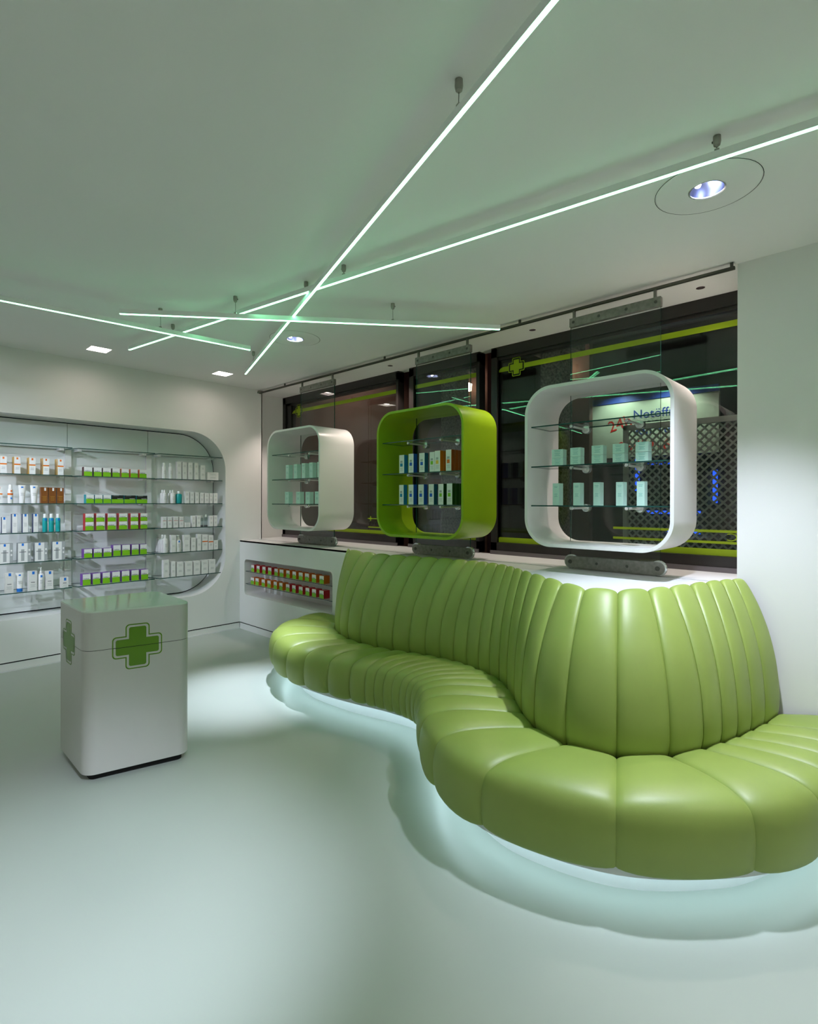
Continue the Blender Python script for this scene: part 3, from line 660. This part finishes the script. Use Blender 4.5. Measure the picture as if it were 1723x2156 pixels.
WALL_ITEMS = [
    (1, 1, 'suncarton', 2, [(0.929, 0.048, 0.152), (1.029, 0.046, 0.152), (1.141, 0.047, 0.152), (1.247, 0.047, 0.152), (1.362, 0.048, 0.152)]),
    (1, 2, 'maroon', 1, [(1.591, 0.07, 0.088), (1.676, 0.069, 0.087), (1.758, 0.071, 0.086), (1.842, 0.069, 0.086)]),
    (1, 2, 'orange', 1, [(1.927, 0.069, 0.087), (2.013, 0.069, 0.086), (2.1, 0.07, 0.085)]),
    (1, 3, 'aerosol', 1, [(2.321, 0.039, 0.172), (2.39, 0.04, 0.172)]),
    (1, 3, 'white', 1, [(2.477, 0.043, 0.192), (2.538, 0.043, 0.19), (2.602, 0.045, 0.19), (2.67, 0.043, 0.189), (2.744, 0.052, 0.165), (2.864, 0.13, 0.091)]),
    (2, 1, 'suncarton', 1, [(0.9, 0.045, 0.148)]),
    (2, 1, 'sunbottle', 1, [(0.982, 0.041, 0.166)]),
    (2, 1, 'tube', 1, [(1.07, 0.057, 0.165), (1.16, 0.06, 0.166)]),
    (2, 1, 'brown', 1, [(1.234, 0.055, 0.148), (1.297, 0.057, 0.147), (1.361, 0.054, 0.146)]),
    (2, 2, 'teal', 1, [(1.609, 0.067, 0.085), (1.685, 0.068, 0.084), (1.761, 0.07, 0.083)]),
    (2, 2, 'black', 1, [(1.857, 0.111, 0.082), (1.973, 0.109, 0.081), (2.089, 0.108, 0.08)]),
    (2, 3, 'bottle', 2, [(2.33, 0.048, 0.144), (2.417, 0.052, 0.144)]),
    (2, 3, 'tealbottle', 1, [(2.486, 0.067, 0.133)]),
    (2, 3, 'white', 1, [(2.567, 0.044, 0.132), (2.621, 0.04, 0.123), (2.678, 0.039, 0.126), (2.734, 0.038, 0.12), (2.792, 0.046, 0.115), (2.843, 0.034, 0.115), (2.897, 0.044, 0.116)]),
    (3, 1, 'navy', 1, [(0.936, 0.035, 0.143), (1.012, 0.042, 0.17), (1.09, 0.043, 0.169), (1.168, 0.04, 0.169)]),
    (3, 1, 'tealcap', 1, [(1.242, 0.04, 0.167), (1.293, 0.042, 0.166), (1.346, 0.04, 0.165)]),
    (3, 2, 'red', 1, [(1.604, 0.071, 0.082), (1.7, 0.073, 0.082), (1.802, 0.075, 0.081), (1.908, 0.076, 0.081), (2.016, 0.073, 0.08), (2.109, 0.068, 0.08)]),
    (3, 3, 'redline', 1, [(2.32, 0.04, 0.119), (2.377, 0.04, 0.119), (2.442, 0.05, 0.12), (2.504, 0.044, 0.116)]),
    (3, 3, 'white', 1, [(2.57, 0.063, 0.051), (2.641, 0.038, 0.126), (2.698, 0.04, 0.128)]),
    (3, 3, 'clear', 1, [(2.739, 0.036, 0.128), (2.787, 0.036, 0.138)]),
    (3, 3, 'white', 1, [(2.846, 0.042, 0.123), (2.897, 0.037, 0.124)]),
    (4, 1, 'greybox', 1, [(0.952, 0.094, 0.174), (1.083, 0.097, 0.173), (1.21, 0.098, 0.172), (1.348, 0.1, 0.173)]),
    (4, 2, 'purple', 1, [(1.593, 0.07, 0.086), (1.678, 0.072, 0.085), (1.765, 0.072, 0.083), (1.852, 0.069, 0.11), (1.937, 0.073, 0.108), (2.025, 0.068, 0.106), (2.106, 0.067, 0.104)]),
    (4, 3, 'bottle', 4, [(2.337, 0.056, 0.19)]),
    (4, 3, 'white', 1, [(2.417, 0.052, 0.186)]),
    (4, 3, 'pump', 1, [(2.479, 0.061, 0.184)]),
    (4, 3, 'white', 1, [(2.562, 0.068, 0.18), (2.638, 0.05, 0.148), (2.704, 0.042, 0.185)]),
    (4, 3, 'orangeline', 1, [(2.771, 0.064, 0.177), (2.842, 0.056, 0.165)]),
    (4, 3, 'white', 1, [(2.901, 0.046, 0.104)]),
    (5, 1, 'bluebox', 1, [(0.973, 0.06, 0.178)]),
    (5, 1, 'bluetube', 1, [(1.053, 0.062, 0.169)]),
    (5, 1, 'bluebox', 1, [(1.147, 0.062, 0.178)]),
    (5, 1, 'pump', 1, [(1.213, 0.05, 0.206)]),
    (5, 1, 'bluebox', 1, [(1.276, 0.058, 0.168), (1.397, 0.06, 0.095)]),
    (5, 2, 'purple', 1, [(1.581, 0.068, 0.109), (1.667, 0.066, 0.108), (1.754, 0.067, 0.108), (1.843, 0.071, 0.108), (1.933, 0.071, 0.108), (2.024, 0.071, 0.108), (2.118, 0.071, 0.105)]),
    (5, 3, 'white', 1, [(2.34, 0.059, 0.186), (2.416, 0.043, 0.164), (2.49, 0.069, 0.154), (2.586, 0.078, 0.152), (2.68, 0.07, 0.151), (2.77, 0.074, 0.153), (2.857, 0.075, 0.154)]),
]
CAB_UP = [(5.511, 0.066), (5.393, 0.066), (5.269, 0.065), (5.149, 0.068), (5.022, 0.066), (4.915, 0.072), (4.793, 0.063), (4.678, 0.064), (4.562, 0.068), (4.453, 0.07), (4.334, 0.072), (4.209, 0.068)]
CAB_LOW = [(5.517, 0.071), (5.415, 0.068), (5.283, 0.064), (5.163, 0.07), (5.038, 0.063), (4.928, 0.065), (4.798, 0.067), (4.684, 0.065), (4.562, 0.068), (4.444, 0.068), (4.333, 0.069), (4.21, 0.07)]
L_MID= [(4.833, 0.06, 0.055, 0.155), (4.685, 0.064, 0.055, 0.156), (4.54, 0.062, 0.047, 0.159), (4.41, 0.06, 0.05, 0.16), (4.279, 0.055, 0.049, 0.16)]
L_LOW= [(4.841, 0.076, 0.031, 0.127), (4.633, 0.071, 0.035, 0.126), (4.466, 0.073, 0.033, 0.123), (4.309, 0.073, 0.033, 0.125)]
G_MID= [(3.122, 0.058, 0.045, 0.159), (3.013, 0.057, 0.047, 0.163), (2.891, 0.059, 0.045, 0.162), (2.781, 0.052, 0.004, 0.163), (2.724, 0.056, 0.067, 0.17), (2.61, 0.055, 0.052, 0.171)]
G_LOW= [(3.125, 0.053, 0.05, 0.166), (3.013, 0.057, 0.05, 0.166), (2.9, 0.06, 0.049, 0.165), (2.789, 0.055, 0.052, 0.165), (2.688, 0.053, 0.039, 0.165), (2.6, 0.055, 0.048, 0.167)]
R_MID= [(1.683, 0.079, 0.043, 0.11), (1.557, 0.071, 0.059, 0.113), (1.411, 0.074, 0.05, 0.117), (1.278, 0.073, 0.055, 0.118), (1.14, 0.073, 0.056, 0.119)]
R_LOW= [(1.694, 0.046, 0.051, 0.146), (1.548, 0.047, 0.055, 0.146), (1.415, 0.043, 0.059, 0.146), (1.271, 0.044, 0.06, 0.144), (1.146, 0.044, 0.063, 0.145)]
count = {}
STK = {}
for row, sec, kind, n, items in WALL_ITEMS:
    for (x, w_, h_) in items:
        d_ = {'white': .045, 'redline': .05, 'greybox': .06}.get(kind, .05)
        if kind in ('maroon', 'teal', 'purple', 'red', 'orange', 'black'): d_ = .075
        layers = 2 if kind == 'red' else 1
        for lay in range(layers):
            for k in range(n):
                o = product(kind, w_, h_, d_)
                if kind in CATS: yy = 5.80+w_/2+k*(w_+.006)
                else: yy = 5.80+k*(d_+.004)
                if kind in ('tube', 'bluetube'): yy = 5.83
                o.location = (x, yy, SZ[row]+lay*(h_+.0005)); o.rotation_euler = (0, 0, math.radians(random.uniform(-2.5, 2.5)) if kind not in ('red', 'black', 'teal') else 0)
                ck = (row, sec, kind, k, lay); i = count.get(ck, 0); count[ck] = i+1
                front = '' if k == 0 else (' behind the front one' if k == 1 else ' further behind' if k == 2 else ' at the very back')
                lname = '' if layers == 1 else (' lower layer,' if lay == 0 else ' upper layer,')
                tag(o, '%s %s from left%s,%s %s shelf, %s bay' % (ORD[i], DESC[kind], front, lname, ROWN[row], BAYN[sec-1]), CATS.get(kind, 'carton'), 'products on the %s shelf of the %s bay' % (ROWN[row], BAYN[sec-1]))

# cartons of the low cabinet niche (fronts face -X)
def face_x(o, x, y, z, extra=0): o.location = (x, y, z); o.rotation_euler = (0, 0, -math.pi/2+extra)
for z, lst, cols, nm in ((.692, CAB_UP, ['red']*4+['orange']*8, 'upper'), (.546, CAB_LOW, ['orange']*6+['red']*6, 'lower')):
    m = MB(); m.box(3.19, 3.42, 4.010, 5.644, z-.006, z, 'clear_glass', {'-x': 'glass_edge', '-y': 'glass_edge', '+y': 'glass_edge'}); s = obj('glass_shelf', m)
    tag(s, '%s long glass shelf in the niche of the low white cabinet' % nm, 'shelf', 'glass shelves of the low cabinet')
    cc = {}
    for i, ((y, w_), c) in enumerate(zip(lst, cols)):
        o = product(c, w_, .079, .075 if c == 'red' or True else .06); face_x(o, 3.205, y, z, random.uniform(-.03, .03)); k = cc.get(c, 0); cc[c] = k+1
        tag(o, '%s %s from left, %s low cabinet shelf' % (ORD[k], DESC[c], nm), 'carton', 'cartons in the low cabinet niche')

# products in the display frames
def slim(w_, h_, d_, side, mark, extra=None):
    o = link('carton', carton(w_, h_, d_, side)); put('front_label', sheet(w_*.99, h_*.995, 'p_white'), o, (0, 0, 0))
    put('grey_mark', sheet(w_*.45, h_*.11, 'p_lightgrey', .0009), o, (-w_*.05, 0, h_*.58)); put('colour_mark', sheet(w_*.5, h_*.17, mark, .0009), o, (-w_*.05, 0, h_*.38)); lines(o, w_, h_*.28, 3, .010, frac=.62)
    return o
def mint(w_, h_, d_):
    o = link('carton', carton(w_, h_, d_, 'p_mint')); lines(o, w_, h_*.85, 2, .008, 'p_mintdark', .6, 0); lines(o, w_, h_*.50, 3, .008, 'p_mintdark', .5, 0); return o
for lst, z, nm in ((L_MID, 1.744, 'middle'), (L_LOW, 1.483, 'lowest')):
    for i, (y, w_, d_, h_) in enumerate(lst):
        o = mint(w_, h_, .05); face_x(o, 3.22, y, z, random.uniform(-.04, .04))
        tag(o, '%s mint carton from left, %s shelf, white frame nearest the corner' % (ORD[i], nm), 'carton', 'mint cartons in the corner frame')
for i, (y, w_, d_, h_) in enumerate(R_LOW):
    o = mint(w_, h_, .055); face_x(o, 3.22, y, 1.483, random.uniform(-.05, .05))
    tag(o, '%s tall mint carton from left, lowest shelf, right white frame' % ORD[i], 'carton', 'mint cartons in the right frame')
for i, (y, w_, d_, h_) in enumerate(R_MID):
    a = random.uniform(-.05, .05)
    for k in range(2):
        o = mint(w_, h_/2-.001, .055); face_x(o, 3.22, y, 1.744+k*(h_/2+.0005), a)
        tag(o, '%s mint box of stack %s from left, right white frame' % (('lower', 'upper')[k], ('one', 'two', 'three', 'four', 'five')[i]), 'carton', 'mint cartons in the right frame')
GS = [('p_cyan', 'p_cyan', 'blue'), ('p_royal', 'p_royal', 'blue'), ('p_petrol', 'p_royal', 'blue'), ('p_white', 'p_green', 'white'), ('p_amber', 'p_yellow', 'orange'), ('p_rust', 'p_orange', 'rust')]
GS2 = [('p_cyan', 'p_cyan', 'blue'), ('p_royal', 'p_royal', 'blue'), ('p_royal', 'p_royal', 'blue'), ('p_petrol', 'p_royal', 'blue'), ('p_darkgreen', 'p_green', 'green'), ('p_darkgreen', 'p_green', 'green')]
for lst, z, gs, nm in ((G_MID, 1.744, GS, 'middle'), (G_LOW, 1.483, GS2, 'lowest')):
    for i, ((y, w_, d_, h_), (sd, mk, cn)) in enumerate(zip(lst, gs)):
        reps = 3 if i == 5 else (2 if (i == 4 and nm == 'middle') else 1)
        dd = .045
        for k in range(reps):
            o = slim(w_, h_, dd, sd, mk); face_x(o, 3.22+k*(dd+.002), y, z)
            pos = ('', ' second in depth,', ' rearmost,')[k]
            tag(o, '%s %s-sided slim carton from left,%s %s shelf, green frame' % (ORD[i], cn, pos, nm), 'carton', 'slim cartons in the green frame')

# ------------------------------------------------------------------ outside the window
mat('night_ground', (.05, .05, .05), .8, .2); mat('facade_dark', (.060, .052, .048), .8, .2, var=.2, scale=2); mat('facade_brown', (.11, .06, .045), .7, .2, var=.15, scale=3)
mat('stone_speckle', (.20, .18, .16), .7, .3, var=.75, scale=35); mat('lattice_metal', (.62, .64, .58), .5, .4, var=.15, scale=4); mat('sign_pale', (.62, .70, .55), .5, .3, var=.05)
mat('sign_red', (.75, .03, .02), .5, .3); mat('sign_blue', (.02, .06, .30), .5, .3); emat('neon_blue', (.02, .10, 1.0), 1.6); emat('lamp_warm', (1, .75, .55), 14)
m = MB(); m.box(4.0, 14, -4, 14, -.15, -.1, 'night_ground'); tag(struct(obj('pavement', m)))
m = MB(); m.box(9.0, 9.2, -4, 14, -.1, 6, 'facade_dark'); struct(obj('wall_facade', m))
m = MB(); m.box(4.02, 9.0, 6.6, 6.8, -.1, 6, 'facade_brown'); struct(obj('wall_passage', m))
m = MB(); m.box(4.0, 9.0, -4, 14, 4.3, 4.5, 'facade_dark'); struct(obj('canopy_soffit', m))
for (x, y, s) in ((6.0, 4.75, 'speckled stone pillar lit from above behind the green frame'), (6.0, 3.15, 'speckled stone pillar outside seen above the right frame')):
    r = empty('stone_pillar', (x, y, -.1), s, 'pillar', 'stone pillars outside')
    m = MB(); m.box(-.14, .14, -.14, .14, 0, 3.75, 'stone_speckle'); obj('shaft', m, r)
    m = MB(); m.box(-.24, .24, -.26, .26, 3.45, 3.70, 'stone_speckle'); obj('capital', m, r)
    m = MB(); m.lathe([(.05, 3.30), (.06, 3.40), (.02, 3.42)], (.45, .10, 0), 'lamp_warm', 12); obj('lamp', m, r)
    m = MB(); m.box(.6, .7, -.15, .55, 0, 4.4, 'facade_brown'); obj('backing_wall', m, r)
    spot('pillar_beam', (x+.42, y+.1, 3.95), (x+.6, y+.1, 2.6), 14, (1, .8, .7), 60, .3, .03, r)
# shop sign
sg = empty('shop_sign', (7.0, 2.45, 2.2), 'pale lit sign outside with red and blue lettering seen through the right frame', 'sign')
m = MB(); m.box(0, .06, -.85, .72, -.10, .62, 'sign_pale'); obj('board', m, sg)
m = MB(); m.box(-.02, .06, -.85, .72, .62, .70, 'sign_blue'); obj('top_edge', m, sg)
def out_text(s, size, m_, y, z, rx=0, sx=1):
    o = link('lettering', text_mesh(s, size, m_, .002, 'LEFT'), sg, (-.004, y, z)); o.rotation_euler = (math.pi/2, 0, -math.pi/2); o.rotation_mode = 'XYZ'; o.scale = (sx, 1, 1)
    if rx: o.matrix_basis = Matrix.Translation(o.location) @ Matrix.Rotation(-math.pi/2, 4, 'Z') @ Matrix.Rotation(math.pi/2, 4, 'X') @ Matrix.Rotation(rx, 4, 'Z')
    return o
out_text('24h', .21, 'sign_red', .46, .30, .28); out_text('Notöffnung', .16, 'sign_blue', .14, .44); out_text('von Türen', .16, 'sign_blue', .14, .23); out_text('06431-600', .20, 'sign_red', .34, .03)
for y in (.30, -.35):
    m = MB(); m.tube((.02, y, .72), (-.30, y, .80), .012, 'steel_dark', 8); m.lathe([(.05, .74), (.03, .80)], (-.30, y, 0), 'steel_dark', 12); k = obj('sign_lamp', m, sg)
    spot('sign_beam', (6.70, 2.45+y, 2.2+.72), (7.0, 2.45+y, 2.35), 11, (.85, 1, .85), 130, .5, .03, sg)
# lattice screen
lat = empty('lattice_screen', (6.2, 1.3, 0), 'grey diagonal lattice screen standing outside the right part of the window', 'screen')
def latt(sgn):
    m = MB(); y0, y1, z0, z1 = -1.6, 1.05, .1, 2.36; sp = .088; n = int((y1-y0+z1-z0)/sp)
    for k in range(n+1):
        c = k*sp
        # line: (y-y0) + sgn-run (z-z0) = c
        pts = []
        for z in (z0, z1):
            y = y0+c-(z-z0); pts.append((y, z))
        (ya, za), (yb, zb) = pts
        if yb < y0: za_ = za; zb = z0+c; yb = y0
        if ya > y1: za = z0+(c-(y1-y0)); ya = y1
        if zb <= za: continue
        if sgn < 0: ya, yb = y1+y0-ya, y1+y0-yb
        d = Vector((yb-ya, zb-za)).normalized()*.010; nx, nz = -d.y, d.x
        xo = .0 if sgn > 0 else .012
        m.prism([(xo, ya+nx, za+nz), (xo, ya-nx, za-nz), (xo, yb-nx, zb-nz), (xo, yb+nx, zb+nz)], (.01, 0, 0), 'lattice_metal')
    o = obj('lattice_bars', m, lat); o['kind'] = 'stuff'; return o
latt(1); latt(-1)
m = MB(); m.box(-.02, .03, -1.65, 1.10, 2.34, 2.40, 'lattice_metal'); m.box(-.02, .03, 1.05, 1.10, 0, 2.4, 'lattice_metal'); m.box(-.02, .03, -1.65, -1.6, 0, 2.4, 'lattice_metal'); obj('frame', m, lat)
# blue shop light strips on the far facade
BL = [(8.96, 3.25, 2.15, .06, .9), (8.96, 2.75, 2.32, 1.0, .05), (8.96, 2.70, 1.35, .8, .05), (8.96, 2.55, 1.05, .5, .06), (8.96, 2.1, 1.75, .06, .5)]
for i, (x, y, z, wy, hz) in enumerate(BL):
    m = MB(); m.box(0, .04, -wy/2, wy/2, -hz/2, hz/2, 'neon_blue'); o = obj('neon_strip', m, None, False, (x, y, z))
    tag(o, ['upright blue neon strip at the left of the shop opposite', 'long blue neon strip along the top of the shop opposite', 'middle blue neon strip on the shop opposite', 'lowest short blue neon strip on the shop opposite', 'short upright blue neon strip at the right of the shop opposite'][i], 'neon light', 'blue neon strips outside')

for (x, y, tgt, wt, lb) in ((5.4, 5.75, (6.2, 6.6, 1.8), 120, 'small unseen lamp added outside to light the brown passage wall'), (5.3, 1.2, (6.2, 1.2, 1.4), 34, 'small unseen lamp added outside to brighten the lattice screen')):  # unseen lamps added to brighten the passage wall and the lattice
    r = empty('canopy_fill_lamp', (x, y, 4.3), lb, 'ceiling light', 'added fill lamps under the outside canopy')
    m = MB(); m.lathe([(.07, 0), (.07, -.06), (.055, -.07)], (0, 0, 0), 'steel_dark', 16); obj('housing', m, r, True)
    m = MB(); m.lathe([(.045, -.071), (.045, -.075)], (0, 0, 0), 'lamp_warm', 16); obj('lens', m, r)
    spot('canopy_fill_beam', (x, y, 4.21), tgt, wt, (1, .82, .72), 100, .7, .05, r)
